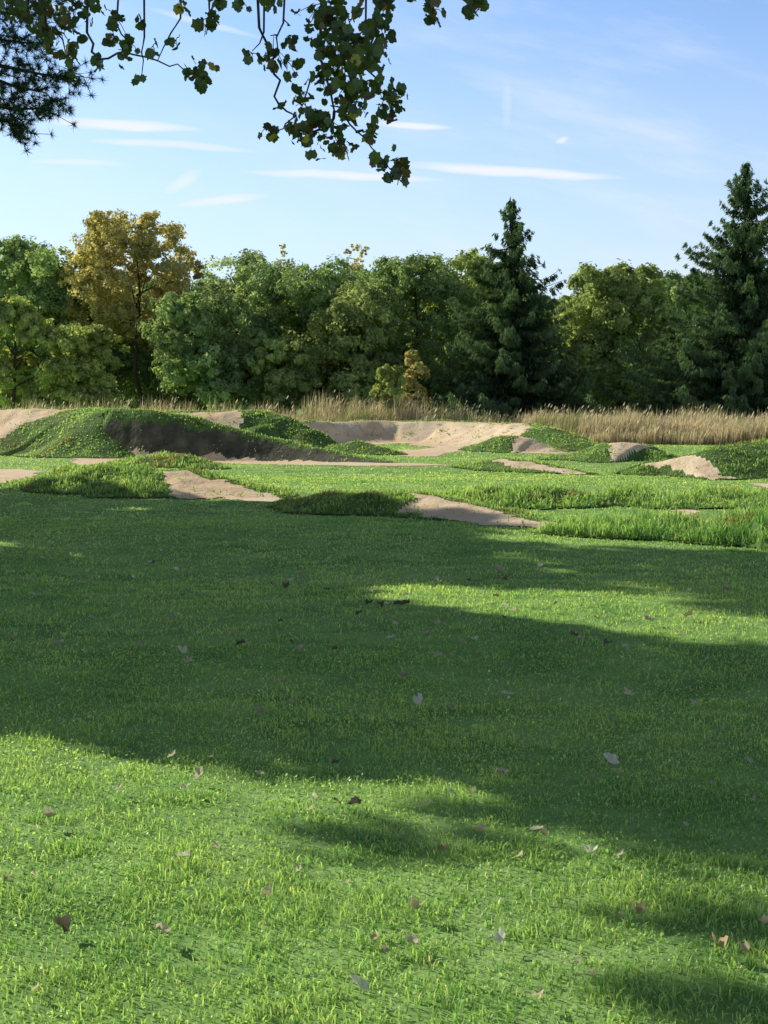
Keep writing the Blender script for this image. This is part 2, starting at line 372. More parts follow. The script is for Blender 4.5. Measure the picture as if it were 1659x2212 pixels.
parts.append(kites(tp, rng.normal(size=(m, 3))*.3+np.array([0, -1, 0]), rng.uniform(.1, .24, m), .2, np.tile([.84, .73, .55], (m, 1)), T=np.tile([.5, 0, 1.], (m, 1))))
V, Fs, C = merge(parts)
o = link('tall_grass', mk_mesh('tall_grass', V, Fs, C), M_straw); o['kind'] = 'stuff'; o['label'] = 'band of tall dry straw-coloured grass in front of the trees'; o['category'] = 'tall grass'

# ---------------------------------------------------------------- trees
PAL = dict(
 green=((.12, .20, .085), (.48, .60, .28)), dark=((.07, .13, .06), (.32, .43, .22)), grey=((.15, .22, .11), (.52, .62, .34)),
 olive=((.15, .21, .08), (.52, .60, .26)), gold=((.24, .24, .09), (.70, .62, .29)), ygreen=((.18, .24, .075), (.62, .68, .27)),
 pale=((.44, .44, .26), (.78, .74, .46)), mix=((.14, .21, .08), (.54, .62, .27)))
def lobed(lobes, sub_n, nl, size, pal, asp=.62, subr=.36):
    L = np.array(lobes)
    a, b = np.array(pal[0]), np.array(pal[1])
    m = len(L)*sub_n
    li = np.repeat(np.arange(len(L)), sub_n)
    dirs = nrm(rng.normal(size=(m, 3))+np.array([0, 0, .25]))
    cs = L[li, :3]+dirs*L[li, 3:6]*rng.uniform(.6, 1.0, m)[:, None]
    rs = L[li, 3:6].mean(1)*subr*rng.uniform(.6, 1.35, m); ts = rng.uniform(0, 1, m); bl = rng.uniform(.8, 1.2, len(L))[li]
    q = np.repeat(np.arange(m), nl); n = len(q)
    d2 = nrm(rng.normal(size=(n, 3)))
    P = cs[q]+d2*(rs[q]*rng.uniform(.35, 1.15, n))[:, None]*np.array([1, 1, .8])
    N = d2*.8+dirs[q]*.6+rng.normal(size=(n, 3))*.45+np.array([0, 0, .25])
    t = np.clip(ts[q]*.6+rng.uniform(0, .55, n), 0, 1)[:, None]
    c = np.minimum((a*(1-t)+b*t)*bl[q][:, None], .85)
    k = P[:, 2] > .05
    P, N, c = P[k], N[k], c[k]
    return kites(P, N, size*rng.uniform(.6, 1.35, len(P)), asp, c)
def envelope(cx, cy, z0, z1, R, n, pw=.35, lr=.36, low=-.92):
    out = []; zm, hz = (z0+z1)/2, (z1-z0)/2
    for i in range(n):
        tz = rng.uniform(low, .86); rad = R*(1-abs(tz)**2.4*(1 if tz > 0 else .3))**pw*.85
        th = rng.uniform(0, 2*np.pi); r = rad*np.sqrt(rng.uniform(.2, 1))
        s = R*lr*rng.uniform(.7, 1.25)
        z = min(zm+tz*hz, z1-s*.8)
        out.append((cx+r*math.cos(th), cy+r*math.sin(th), z, s, s, s*.85))
    out.append((cx+rng.uniform(-.2, .2)*R, cy, z1-R*lr*.8, R*lr, R*lr, R*lr*.9))
    return out
def limbs(cx, cy, zt, R, z1, r0, n=7):
    paths = [([(cx, cy, -.1), (cx+.06*R, cy, zt*.5), (cx-.03*R, cy, zt), (cx+.05*R, cy, (zt+z1)/2), (cx, cy, z1*.85)], np.array([r0*1.25, r0, r0*.8, r0*.5, r0*.12]))]
    for i in range(n):
        a = i*2.4+rng.uniform(0, .6); zs = zt+(z1-zt)*rng.uniform(-.1, .55); L = R*rng.uniform(.4, .7)
        e = (cx+L*math.cos(a), cy+L*math.sin(a), min(zs+L*rng.uniform(.4, .9), z1*.85)); mid = (cx+L*.5*math.cos(a), cy+L*.5*math.sin(a), zs+(e[2]-zs)*.35)
        paths.append(([(cx, cy, zs-.1), mid, e], np.array([r0*.45, r0*.28, r0*.08])))
    return paths
def broad(name, label, cat, cx, cy, z0, z1, R, pal, n=34, sub_n=15, nl=76, size=.19, zt=None, extra=None, r0=None, group=None, lr=.36, pw=.35, asp=.62, low=-.92):
    root = empty(name, (cx, cy, 0), label, cat, group)
    zt = zt if zt is not None else max(z0+.3, .6)
    V, Fs, C = tubes(limbs(cx, cy, zt, R, z1, r0 or .03*z1/2+.03)); link('trunk', mk_mesh('trunk', V, Fs, C, smooth=True), M_bark, root)
    lobes = envelope(cx, cy, z0, z1, R, n, pw, lr, low)+(extra or [])
    V, Fs, C = lobed(lobes, sub_n, nl, size, PAL[pal], asp)
    link('crown', mk_mesh('crown', V, Fs, C), M_leaf, root); return root
def pix_tree(name, label, cat, u, vt, vb, hw, Yd, pal, **kw):
    if Yd > 61.5: Yd = 1.2*Yd-5
    x, _, z1 = at(u, vt, Yd); z0 = max(at(u, vb, Yd)[2], .15); R = hw/f*Yd
    return broad(name, label, cat, x, Yd, z0, z1, R, pal, **kw)
T = pix_tree
T('deciduous_tree', 'dark green tree cut off by the left edge at the treeline', 'tree', 0, 512, 860, 105, 73, 'green', n=40)
T('deciduous_tree', 'rounded green tree just left of the tall golden tree', 'tree', 110, 530, 865, 118, 71, 'green', n=46)
T('deciduous_tree', 'tall tree with golden autumn foliage on the left', 'tree', 292, 460, 760, 160, 69, 'gold', n=95, sub_n=11, nl=46, size=.18, zt=3.0, r0=.13, lr=.22, pw=.42, low=-.9)
T('deciduous_tree', 'shadowy dark tree beneath and behind the golden tree', 'tree', 320, 610, 865, 165, 74, 'dark', n=54)
T('deciduous_tree', 'yellow-green tree at the left edge in front of the treeline', 'tree', 28, 648, 875, 80, 63, 'ygreen', n=30)
T('shrub', 'broad yellow-green bush right of the yellow-green tree at the left edge', 'shrub', 165, 705, 880, 90, 62, 'ygreen', n=32, size=.16)
T('deciduous_tree', 'greyish green back tree with loose top, right of the golden tree', 'tree', 530, 546, 860, 128, 76, 'grey', n=46, sub_n=14, nl=60)
T('deciduous_tree', 'low rounded green tree left of centre with pale leaf clumps', 'tree', 452, 640, 876, 118, 63, 'green', n=40)
T('deciduous_tree', 'thin sparse twiggy tree top poking above the left-centre trees', 'tree', 612, 527, 700, 24, 78, 'pale', n=12, sub_n=6, nl=18, size=.13)
T('deciduous_tree', 'big round-topped green tree in the left centre', 'tree', 660, 570, 872, 142, 67, 'green', n=54)
T('deciduous_tree', 'slender pale yellow poplar top between the round green trees', 'tree', 772, 523, 720, 34, 79, 'pale', n=24, sub_n=8, nl=26, size=.14)
T('deciduous_tree', 'low leafy green tree in front, left of the yellow shrubs', 'tree', 612, 735, 880, 92, 62, 'olive', n=28, size=.16)
T('deciduous_tree', 'mid-height green tree in the centre above the yellow shrubs', 'tree', 770, 612, 876, 120, 64, 'mix', n=44)
T('deciduous_tree', 'large domed green tree left of the centre spruce', 'tree', 895, 550, 872, 140, 69, 'green', n=54)
T('deciduous_tree', 'green tree partly hidden behind the centre spruce', 'tree', 1010, 540, 872, 104, 73, 'mix', n=44)
T('deciduous_tree', 'dark tree low in the gap right of the centre spruce', 'tree', 1225, 650, 875, 85, 76, 'dark', n=32)
T('deciduous_tree', 'rounded green tree with yellowing leaves between the two spruces', 'tree', 1342, 575, 880, 122, 67, 'mix', n=54)
T('deciduous_tree', 'dark green tree directly left of the right spruce', 'tree', 1455, 585, 880, 88, 76, 'green')
T('shrub', 'small round yellow-green shrub standing in the tall grass', 'shrub', 836, 790, 892, 42, 59.5, 'ygreen', n=18, sub_n=13, nl=44, size=.13)
T('shrub', 'taller narrow golden shrub beside the round yellow-green one', 'shrub', 895, 757, 885, 36, 61.3, 'gold', n=20, sub_n=13, nl=42, size=.13)
lobes = []
for u in range(-160, 1860, 48):
    x, _, z = at(u, (604 if abs(u-1235) > 60 else 640)+rng.uniform(-14, 28), 98)
    lobes += envelope(x, 98+rng.uniform(-2, 2), .2, z, 2.4, 13, lr=.5)
V, Fs, C = lobed(lobes, 10, 46, .5, PAL['dark'])
o = link('woodland', mk_mesh('woodland', V, Fs, C), M_leaf); o['kind'] = 'stuff'; o['label'] = 'dark mass of woodland showing between the nearer trees'; o['category'] = 'woodland'

def spruce(label, u, vt, Yd, R, dens=1.0):
    x0, _, H = at(u, vt, Yd); root = empty('spruce_tree', (x0, Yd, 0), label, 'spruce')
    paths = [([(x0, Yd, -.1), (x0, Yd, H*.5), (x0, Yd, H*.98)], np.array([.22, .13, .02]))]
    Ps, Ns, Ts, Ss, Cs = [], [], [], [], []
    z = .35
    while z < H-.1:
        fr = (H-z)/H
        Lm = R*min(fr**1.0*1.22, .93+.07*fr)+.1
        nbh = int(6+12*fr)
        for i in range(nbh):
            a = rng.uniform(0, 2*np.pi); L = Lm*rng.uniform(.5, 1.04)*(1.3 if rng.uniform() < .16 else 1)
            ns = max(int(L*10*dens), 3)
            s = np.sort(rng.uniform(.12 if L > 1 else 0, 1, ns)); da = np.array([math.cos(a), math.sin(a), 0])
            zz = z+.10*L*s-.42*L*s**1.5+.40*L*s**4*(1.2 if fr < .4 else .8)+(L*.35*s if fr < .2 else 0)
            pts = np.array([x0, Yd, 0])+da*(L*s)[:, None]; pts[:, 2] = zz
            if i % 3 == 0: paths.append(([(x0, Yd, z), tuple(pts[ns//2]), tuple(pts[-1])], np.array([.035, .02, .006])))
            k = 13
            P = np.repeat(pts, k, 0); sp = np.repeat(s, k); side = np.array([-da[1], da[0], 0])
            off = rng.uniform(-1, 1, len(P))*(.16*L*(1.08-sp)+.05)
            P = P+side*off[:, None]+rng.normal(size=P.shape)*.03; drop = rng.uniform(0, .42, len(P))*(1.15-sp); P[:, 2] -= drop+abs(off)*.25
            Tt = np.array([0, 0, -1.0])*rng.uniform(.3, 1.2, len(P))[:, None]+da*.55+side*np.sign(off)[:, None]*.35+rng.normal(size=P.shape)*.2
            Nn = rng.normal(size=P.shape)*.6+da*.6+np.array([0, 0, .6])
            Ps.append(P); Ns.append(Nn); Ts.append(Tt); Ss.append(rng.uniform(.14, .34, len(P)))
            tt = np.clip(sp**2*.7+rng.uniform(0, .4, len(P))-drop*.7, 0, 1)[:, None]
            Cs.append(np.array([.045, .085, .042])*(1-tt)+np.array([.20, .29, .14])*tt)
        z += .27+.14*rng.uniform()
    V, Fs, C = tubes(paths, 5); link('trunk', mk_mesh('trunk', V, Fs, C, smooth=True), M_bark, root)
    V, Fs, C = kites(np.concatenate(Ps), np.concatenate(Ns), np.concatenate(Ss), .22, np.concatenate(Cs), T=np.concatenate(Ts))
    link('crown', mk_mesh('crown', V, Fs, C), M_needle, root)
spruce('dark spruce with a narrow ragged top, right of centre', 1108, 420, 68, 4.4)
spruce('tallest dark spruce, cut off by the right edge of the view', 1612, 341, 66, 6.2)

# ---------------------------------------------------------------- off-frame trees on the left
def SP(s, p): return (.8*s+.6*p, -.6*s+.8*p)
PA = SP(-13.8, 7.1); PB = SP(-21.5, 12.3); PC = SP(-28, 15.2); PD = SP(-16.8, 9.7); PE = SP(-19.5, 7.0)
rootA = empty('shade_tree', (PA[0], PA[1], 0), 'tree whose lobed leaves hang on thin twigs from the top of the view', 'tree')
lobes = envelope(PA[0], PA[1], 2.2, 9.8, 2.1, 90, lr=.36, pw=.25)
for s_, p_, z_, a_, b_ in [(-13.3, 4.85, 4.1, .6, .45), (-13.2, 5.2, 4.6, .6, .4), (-13.2, 4.9, 3.5, .6, .4), (-13.3, 5.6, 3.8, .6, .5), (-13.3, 5.5, 3.2, .6, .5), (-13.3, 5.8, 4.5, .6, .5), (-13.5, 4.9, 3.0, .5, .4)]:
    q = SP(s_, p_); lobes.append((q[0], q[1], z_, a_, b_, b_))
Ve = [lobed(lobes, 14, 36, .2, PAL['olive'], asp=.9)]
lo = []
for s_, p_, z_, a_ in [(-12.4, 4.25, 5.0, .5), (-12.3, 4.2, 5.6, .5), (-12.3, 4.35, 6.1, .5), (-12.4, 4.75, 4.3, .5), (-12.3, 4.75, 4.9, .5), (-12.3, 4.85, 5.5, .5), (-12.3, 3.62, 5.75, .35)]:
    q = SP(s_, p_); lo.append((q[0], q[1], z_, a_, .12, .09))
Ve.append(lobed(lo, 13, 9, .11, PAL['olive'], asp=.9, subr=.72))
V, Fs, C = merge(Ve); link('crown', mk_mesh('crown', V, Fs, C), M_leaf, rootA)
pt = limbs(PA[0], PA[1], 2.0, 2.0, 9.0, .2, 8)
pt += [([(PA[0], PA[1], 3.6), (-5, 11.5, 5.2), (-2.6, 9.2, 5.0), (-.8, 8.2, 4.75), (1.0, 8.0, 4.6)], np.array([.12, .09, .06, .04, .015])),
       ([(PA[0], PA[1], 3.2), SP(-12.8, 5.5)+(4.6,), SP(-12.3, 4.5)+(5.4,), SP(-12.3, 3.6)+(5.7,)], np.array([.06, .035, .012, .005]))]
V, Fs, C = tubes(pt); link('trunk', mk_mesh('trunk', V, Fs, C, smooth=True), M_bark, rootA)

def leaf_template(seed, curl=.2):
    r_ = np.random.default_rng(seed)
    ang = np.radians([-90, -60, -28, 5, 25, 48, 70, 90, 110, 132, 155, 175, 208, 240])
    rad = np.array([.30, .44, .42, .50, .42, .52, .44, .55, .44, .52, .42, .50, .42, .44])*r_.uniform(.88, 1.1, 14)
    P = np.stack([rad*np.cos(ang), rad*np.sin(ang)+.05, 0*ang], 1)
    P[:, 2] = np.abs(P[:, 0])*r_.uniform(.2, .7)*curl*2+P[:, 1]**2*curl*r_.uniform(-1, 1.4)+r_.normal(size=14)*.05*(1+curl)
    V = np.vstack([[0, 0, 0], P]); F = np.array([[0, i+1, (i+1) % 14+1] for i in range(14)])
    return V, F
TPL = [leaf_template(i) for i in range(6)]
def rotmats(n, tilt):
    a, b, c = rng.uniform(0, 2*np.pi, n), rng.normal(0, tilt, n), rng.normal(0, tilt, n)
    def R(ax, t):
        m = np.zeros((n, 3, 3)); i, j = [(1, 2), (2, 0), (0, 1)][ax]; m[:, ax, ax] = 1
        m[:, i, i] = np.cos(t); m[:, j, j] = np.cos(t); m[:, i, j] = -np.sin(t); m[:, j, i] = np.sin(t); return m
    return R(2, a)@R(0, b)@R(1, c)
def leaf_batch(C, size, cols):
    n = len(C); R = rotmats(n, 1.1); parts = []; w = rng.integers(0, 6, n)
    for t in range(6):
        k = np.where(w == t)[0]
        if not len(k): continue
        V0, F0 = TPL[t]
        V = np.einsum('nij,vj->nvi', R[k], V0)*size[k][:, None, None]+C[k][:, None]
        F = (F0[None]+(np.arange(len(k))*len(V0))[:, None, None]).reshape(-1, 3)
        parts.append((V.reshape(-1, 3), [F], np.repeat(cols[k], len(V0), 0)))
    return merge(parts)
HB = [
 dict(y=8.0, tw=[[(540,-60),(560,60),(592,160),(602,225),(640,250),(612,278),(575,300)], [(640,-60),(612,50),(590,130)], [(575,-60),(570,70),(545,110)]],
      cl=[(577,290,6,14),(590,130,12,24),(625,92,5,16),(545,125,3,10),(655,215,6,16),(655,235,3,12),(620,145,3,14),(590,5,5,18),(515,8,4,12),(605,230,2,8),(640,262,3,14)]),
 dict(y=7.8, tw=[[(705,-60),(692,80),(702,150),(722,240),(772,285),(812,330),(862,372)], [(722,240),(700,280),(660,290),(630,285)], [(740,-60),(735,60),(760,140),(765,200)], [(700,150),(670,175),(655,215)]],
      cl=[(745,60,48,46),(725,120,36,42),(760,165,32,36),(700,40,22,34),(775,110,18,28),(745,215,18,30),(700,288,24,30),(738,318,14,16),(640,285,10,16),(670,300,10,16),(860,368,16,20),(815,350,6,12),(800,300,3,8),(690,180,6,14),(770,235,6,16),(680,245,3,10)]),
 dict(y=8.2, tw=[[(835,-60),(812,70),(792,150),(822,200),(852,228)], [(800,-60),(790,60),(780,120)], [(770,285),(800,280)]],
      cl=[(815,60,16,24),(800,120,18,24),(850,205,11,16),(855,235,6,11),(800,190,9,18),(802,280,7,12),(830,10,14,22),(825,240,6,14)]),
 dict(y=8.3, tw=[[(180,-60),(188,70),(218,128),(268,112),(342,132),(402,155),(440,172)], [(290,-60),(252,50),(282,108)], [(300,-60),(312,80),(306,165)], [(400,-60),(390,40),(340,132)]],
      cl=[(438,150,8,13),(440,178,7,9),(408,155,4,8),(380,97,3,8),(282,112,9,17),(250,52,8,15),(245,95,3,10),(305,174,2,5),(212,132,5,9),(330,110,2,10),(300,40,2,10),(388,10,3,14)]),
 dict(y=8.5, tw=[[(60,-60),(100,60),(135,85),(152,130)], [(120,-60),(160,40)], [(10,-60),(40,20)]],
      cl=[(100,85,18,22),(150,120,9,15),(165,30,18,26),(110,15,22,32),(60,25,16,28),(20,10,10,20),(130,60,9,18),(155,165,3,9),(190,5,6,15)]),
 dict(y=7.9, tw=[[(450,-60),(452,10),(456,45)], [(470,-60),(472,5)]], cl=[(456,48,9,12),(470,8,5,9),(445,65,3,8)]),
 dict(y=8.0, tw=[[(925,-60),(930,0),(937,28)], [(1005,-60),(1012,-5),(1022,12)], [(1060,-60),(1035,5)]], cl=[(935,32,9,13),(930,5,5,10),(1018,15,14,16),(1040,5,5,9),(890,0,2,8)]),
]
for B in HB:
    paths = []
    for tw in B['tw']:
        pts = [np.array(at(u, v, B['y']+.12*math.sin(i*1.7))) for i, (u, v) in enumerate(tw)]
        if tw[0][1] < 0: pts[0][2] = 4.65
        Q = [pts[0]]
        for a, b in zip(pts[:-1], pts[1:]):
            for t in (1/3, 2/3, 1):
                Q.append(a+(b-a)*t+(rng.normal(size=3)*.012 if t < 1 else 0))
        paths.append((Q, np.linspace(.009, .0025, len(Q))))
    Cs = []
    for u, v, n, sp in B['cl']:
        n = int(n*1.5)
        q = np.stack([rng.normal(u, sp*.8, n), rng.normal(v, sp*.8, n)], 1)
        for uu, vv in q:
            P = np.array(at(uu, vv, B['y']+rng.normal(0, .14))); Cs.append(P)
        c0 = np.array(at(u, v-sp, B['y']))
        for P in Cs[-min(n, 8):]:
            paths.append(([c0, (c0+P)/2+np.array([0, 0, .01]), P], np.array([.003, .002, .0015])))
    V, Fs, C = tubes(paths, 5); br = link('hanging_branch', mk_mesh('hanging_branch', V, Fs, C, smooth=True), M_bark, rootA)
    Cs = np.array(Cs); n = len(Cs); t = rng.uniform(0, 1, n)[:, None]
    cols = np.array([.04, .075, .025])*(1-t)+np.array([.115, .165, .045])*t
    r = rng.uniform(0, 1, n)[:, None]
    cols = np.where(r < .05, np.array([.46, .38, .06]), np.where(r < .18, np.array([.16, .11, .05]), cols))
    V, Fs, C = leaf_batch(Cs, rng.uniform(.038, .078, n), cols)
    me = mk_mesh('leaves', V, Fs, C); o = bpy.data.objects.new('leaves', me); COL.objects.link(o); me.materials.append(M_hang); o.parent = br

rootB = empty('pine_tree', (PB[0], PB[1], 0), 'dark pine whose needled boughs reach in at the top left corner', 'pine')
lobes = envelope(PB[0], PB[1], 1.6, 12.5, 2.35, 100, lr=.34, pw=.2)
V, Fs, C = lobed(lobes, 14, 36, .28, PAL['dark'], asp=.5); link('crown', mk_mesh('crown', V, Fs, C), M_needle, rootB)
V, Fs, C = tubes(limbs(PB[0], PB[1], 2.0, 2.3, 12, .22, 9)); link('trunk', mk_mesh('trunk', V, Fs, C, smooth=True), M_bark, rootB)
for bough in [[(-220,90),(-60,130),(40,150),(110,165),(180,165)], [(-220,160),(-60,210),(20,235),(80,235),(125,215)], [(-200,-20),(-60,10),(20,30),(95,45)], [(-160,200),(-40,240),(20,265),(48,298)], [(-200,60),(-40,80),(30,90),(90,95)], [(-200,-60),(-40,-30),(40,-20),(110,-15)], [(-200,120),(-40,160),(40,190),(100,200)]]:
    pts = [np.array(at(u, v, 20.0+.1*i)) for i, (u, v) in enumerate(bough)]
    root_pt = np.array([PB[0], PB[1], pts[0][2]-.5])
    paths = [([root_pt]+pts, np.linspace(.05, .006, len(pts)+1))]; tuft = []
    for a, b in zip(pts[:-1], pts[1:]):
        for t in np.linspace(0, 1, 10):
            c = a+(b-a)*t
            for q in range(2):
                e = c+np.array([rng.normal(.06, .14), rng.normal(0, .15), rng.normal(-.03, .14)])
                paths.append(([c, e], np.array([.006, .003]))); tuft.append(e); tuft.append((c+e)/2)
    V, Fs, C = tubes(paths, 5); bo = link('bough', mk_mesh('bough', V, Fs, C), M_bark, rootB)
    tuft = np.array(tuft); k = 40; P = np.repeat(tuft, k, 0); n = len(P)
    d_ = nrm(rng.normal(size=(n, 3))+np.array([.5, 0, .1])); L = rng.uniform(.06, .13, n)
    sd = nrm(np.cross(d_, rng.normal(size=(n, 3))))*.0045
    V = np.stack([P-sd, P+sd, P+d_*L[:, None]], 1).reshape(-1, 3); F = np.arange(n)[:, None]*3+np.array([[0, 1, 2]])
    c = np.repeat(np.array([[.07, .115, .07]])*rng.uniform(.7, 1.8, n)[:, None], 3, 0)
    me = mk_mesh('needles', V, [F], c); o = bpy.data.objects.new('needles', me); COL.objects.link(o); me.materials.append(M_needle); o.parent = bo
broad('shade_tree', 'broad tree left of the view that throws its shadow across the lawn', 'tree', PC[0], PC[1], 1.2, 9.6, 1.8, 'olive', n=76, size=.28, nl=34, pw=.45)
broad('shade_tree', 'small unseen young tree added left of the view to close a lawn shadow gap', 'tree', PD[0], PD[1], 2.5, 4.9, 1.2, 'olive', n=36, size=.22, nl=34)  # unseen, added so the neighbouring tree shadows join up on the lawn
broad('shade_tree', 'second broad unseen tree added left of the view to fill the lawn shadow', 'tree', PE[0], PE[1], 2.0, 8.0, 2.1, 'olive', n=60, size=.26, nl=34, pw=.3)  # added out of view to shade the left side of the lawn

# ---------------------------------------------------------------- fallen leaves
LM = []
for i, cc in enumerate([(.76, .66, .48), (.58, .49, .34), (.86, .80, .66), (.21, .165, .12), (.72, .54, .33), (.48, .40, .29)]):
    V0, F0 = leaf_template(20+i, .9)
    V0 = V0.copy(); V0[:, 0] *= .72
    cols = np.tile(np.array(cc), (len(V0), 1)); cols[1::2] *= .75
    st = np.array([[-.02, -.15, .0], [.02, -.15, .0], [0, -.75, .12]]); V1 = np.vstack([V0, st]); F1 = np.vstack([F0, [[15, 16, 17]]])
    cols = np.vstack([cols, np.tile(np.array(cc)*.6, (3, 1))])
    me = mk_mesh('fallen_leaf', V1, [F1], cols); me.materials.append(M_dry); LM.append(me)
named = [(430,1700,0,.085,'large tan leaf lying at the left in the sunlit grass near the shadow edge'),(405,1722,2,.06,'pale leaf tucked just below the large tan leaf near the shadow edge'),
 (255,1730,0,.05,'small tan leaf by itself at the left, left of the large tan leaf'),(105,1795,1,.065,'brown leaf near the left edge, below the shadow edge'),
 (390,1880,2,.07,'pale beige leaf lying flat in the lower left grass'),(135,2035,3,.09,'dark brown curled leaf at the lower left'),(352,2045,0,.09,'big tan folded leaf right of the dark curled leaf, lower left'),
 (10,1928,4,.06,'orange brown leaf cut by the left edge of the view'),(112,1945,3,.04,'small dark leaf near the left edge above the curled leaf'),
 (678,1745,2,.055,'pale leaf left of the little heap of two dark leaves'),(735,1755,3,.075,'dark leaf of the little heap, left one'),(770,1757,3,.07,'dark leaf of the little heap, right one'),
 (726,1662,3,.045,'small dark leaf above the little heap of two dark leaves'),(1080,1675,0,.07,'tan leaf in the shade just above the shadow edge, centre right'),(1152,1815,2,.065,'pale leaf in the dappled patch right of centre'),
 (1043,1820,1,.05,'small brown leaf left of the pale one in the dappled patch'),(955,1862,3,.06,'dark brown leaf in the dappled shade near the centre'),(1272,1866,2,.08,'pale twisted leaf in the dappled shade at the right'),
 (1325,1650,2,.095,'pale grey leaf alone in deep shadow at the right'),(895,1998,4,.065,'orange tan leaf in the bright grass, lower centre'),(888,2066,0,.065,'tan leaf straight below the orange tan one, lower centre'),
 (1080,2066,2,.06,'flat whitish leaf in the lower grass right of centre'),(1378,2005,4,.07,'orange leaf in the bright grass at the lower right'),(1555,2082,4,.075,'rusty leaf with dark underside at the lower right'),
 (1650,2030,1,.05,'brown leaf cut by the right edge of the view'),(782,2175,2,.07,'pale leaf at the very bottom of the view'),(645,1912,0,.045,'small tan leaf in the middle of the bright grass'),
 (1485,1352,3,.1,'dark leaf on the thin sunlit strip at the right'),(1310,1403,3,.09,'dark leaf right below the thin sunlit strip'),(395,1425,2,.1,'whitish leaf in the deep shade at the left'),
 (615,1270,3,.12,'dark leaf in the upper shade left of centre'),(1080,1245,1,.12,'brown leaf in the upper shade right of centre'),(1158,2190,0,.05,'half buried tan leaf at the bottom right of centre')]
def put(u, v, k, s, label, group=None, up=.042):
    x, y = G(u, v); o = bpy.data.objects.new('fallen_leaf', LM[k]); COL.objects.link(o)
    o.location = (x, y, float(gh(x, y))+up); o.scale = (s*.9,)*3
    # most leaves rest tilted over the grass tips, more or less facing up
    o.rotation_euler = (rng.uniform(-.4, .5), rng.uniform(-.6, .1), rng.uniform(0, 6.28))
    o['label'] = label; o['category'] = 'leaf'
    if group: o['group'] = group
for a in named: put(*a)
for u, v in [(1255,1393),(1000,1400),(950,1425),(840,1392),(875,1465),(1090,1500),(905,1520),(970,1526),(630,1525),(560,1548),(402,1445),(430,1385),(370,1655),(25,1395),(1360,1500),(1505,1520)]:
    put(u, v, int(rng.choice([2, 2, 0, 0, 5])), rng.uniform(.06, .09), 'dry leaf half sunk in the broad shaded lawn', 'leaves in the broad shadow')
for u, v in [(795,1318),(822,1322),(858,1320),(878,1318)]:
    put(u, v, 3, .1, 'dark leaf in the row at the left end of the sunlit strip', 'row of dark leaves')
for i in range(80):
    u, v = rng.uniform(10, 1650), rng.uniform(1165, 1420)
    put(u, v, int(rng.choice([3, 1, 5, 0, 2])), rng.uniform(.05, .085), 'tiny far leaf scattered in the upper part of the shaded lawn', 'far leaves in the shade')
for i in range(40):
    u, v = rng.uniform(10, 1650), rng.uniform(1420, 2190)
    put(u, v, int(rng.choice([0, 1, 5, 0])), rng.uniform(.03, .048), 'small crumpled leaf fragment sunk in the near grass', 'leaf fragments in the near grass', .034)

# ---------------------------------------------------------------- light, world, camera
EL = math.radians(28); az = (-.8, .6)
ts = Vector((az[0]*math.cos(EL), az[1]*math.cos(EL), math.sin(EL))).normalized()
sl = bpy.data.lights.new('sun', 'SUN'); sl.energy = 5; sl.angle = math.radians(.55); sl.color = (1, .97, .85)
so = bpy.data.objects.new('sun', sl); COL.objects.link(so); so.rotation_euler = ts.to_track_quat('Z', 'Y').to_euler()
w = bpy.data.worlds.new('World'); S.world = w; w.use_nodes = True; nt = w.node_tree; nt.nodes.clear(); N = nt.nodes.new; Lk = nt.links.new
try: w.cycles.sampling_method = 'NONE'
except Exception as e: print(e)
sky = N('ShaderNodeTexSky'); sky.sky_type = 'NISHITA'; sky.sun_disc = False; sky.sun_elevation = EL; sky.sun_rotation = math.atan2(az[0], az[1]) % (2*math.pi)
sky.air_density = 1.0; sky.dust_density = .3; sky.ozone_density = 3.0
tc = N('ShaderNodeTexCoord'); sp = N('ShaderNodeSeparateXYZ'); Lk(tc.outputs['Generated'], sp.inputs[0])
def mth(op, a, b=None, c=None, clamp=False):
    n = N('ShaderNodeMath'); n.operation = op; n.use_clamp = clamp
    for i, q in enumerate((a, b, c)):
        if q is None: continue
        if isinstance(q, (int, float)): n.inputs[i].default_value = q
        else: Lk(q, n.inputs[i])
    return n.outputs[0]
yp = mth('MAXIMUM', sp.outputs[1], .02); ax = mth('DIVIDE', sp.outputs[0], yp); el = mth('DIVIDE', sp.outputs[2], yp)
cv = N('ShaderNodeCombineXYZ'); Lk(mth('MULTIPLY', ax, 14), cv.inputs[0]); Lk(mth('MULTIPLY', el, 60), cv.inputs[1])
n1 = N('ShaderNodeTexNoise'); n1.inputs['Scale'].default_value = 1.3; n1.inputs['Detail'].default_value = 5; Lk(cv.outputs[0], n1.inputs['Vector'])
wob = mth('MULTIPLY', mth('SUBTRACT', n1.outputs['Fac'], .5), .006)
tot = None
for u0, v0, hl, ht, sl_, op in [(265,270,190,12,.055,1.0),(380,313,190,10,.07,.75),(180,351,110,7,.05,.6),(740,380,230,10,.045,.9),(1100,370,260,12,.06,1.0),(890,270,90,8,.04,.85),(480,433,110,10,-.12,.75),(400,392,45,18,-.5,.5),
                                (1208,302,16,9,-.3,.6),(1090,230,12,55,.0,.25),(450,50,130,10,.25,.5)]:
    a0 = (u0-829.5)/f; p = at(u0, v0, 1.0); e0 = p[2]-CZ
    da = mth('SUBTRACT', ax, a0); de = mth('ADD', mth('SUBTRACT', mth('SUBTRACT', el, e0), mth('MULTIPLY', da, -sl_)), wob)
    r = mth('ADD', mth('POWER', mth('ABSOLUTE', mth('DIVIDE', da, hl/f)), 2), mth('POWER', mth('ABSOLUTE', mth('DIVIDE', de, ht/f)), 2))
    m = mth('MULTIPLY', mth('SUBTRACT', 1, r, clamp=True), op)
    tot = m if tot is None else mth('ADD', tot, m)
tot = mth('MULTIPLY', tot, mth('ADD', mth('MULTIPLY', n1.outputs['Fac'], 1.2), .35))
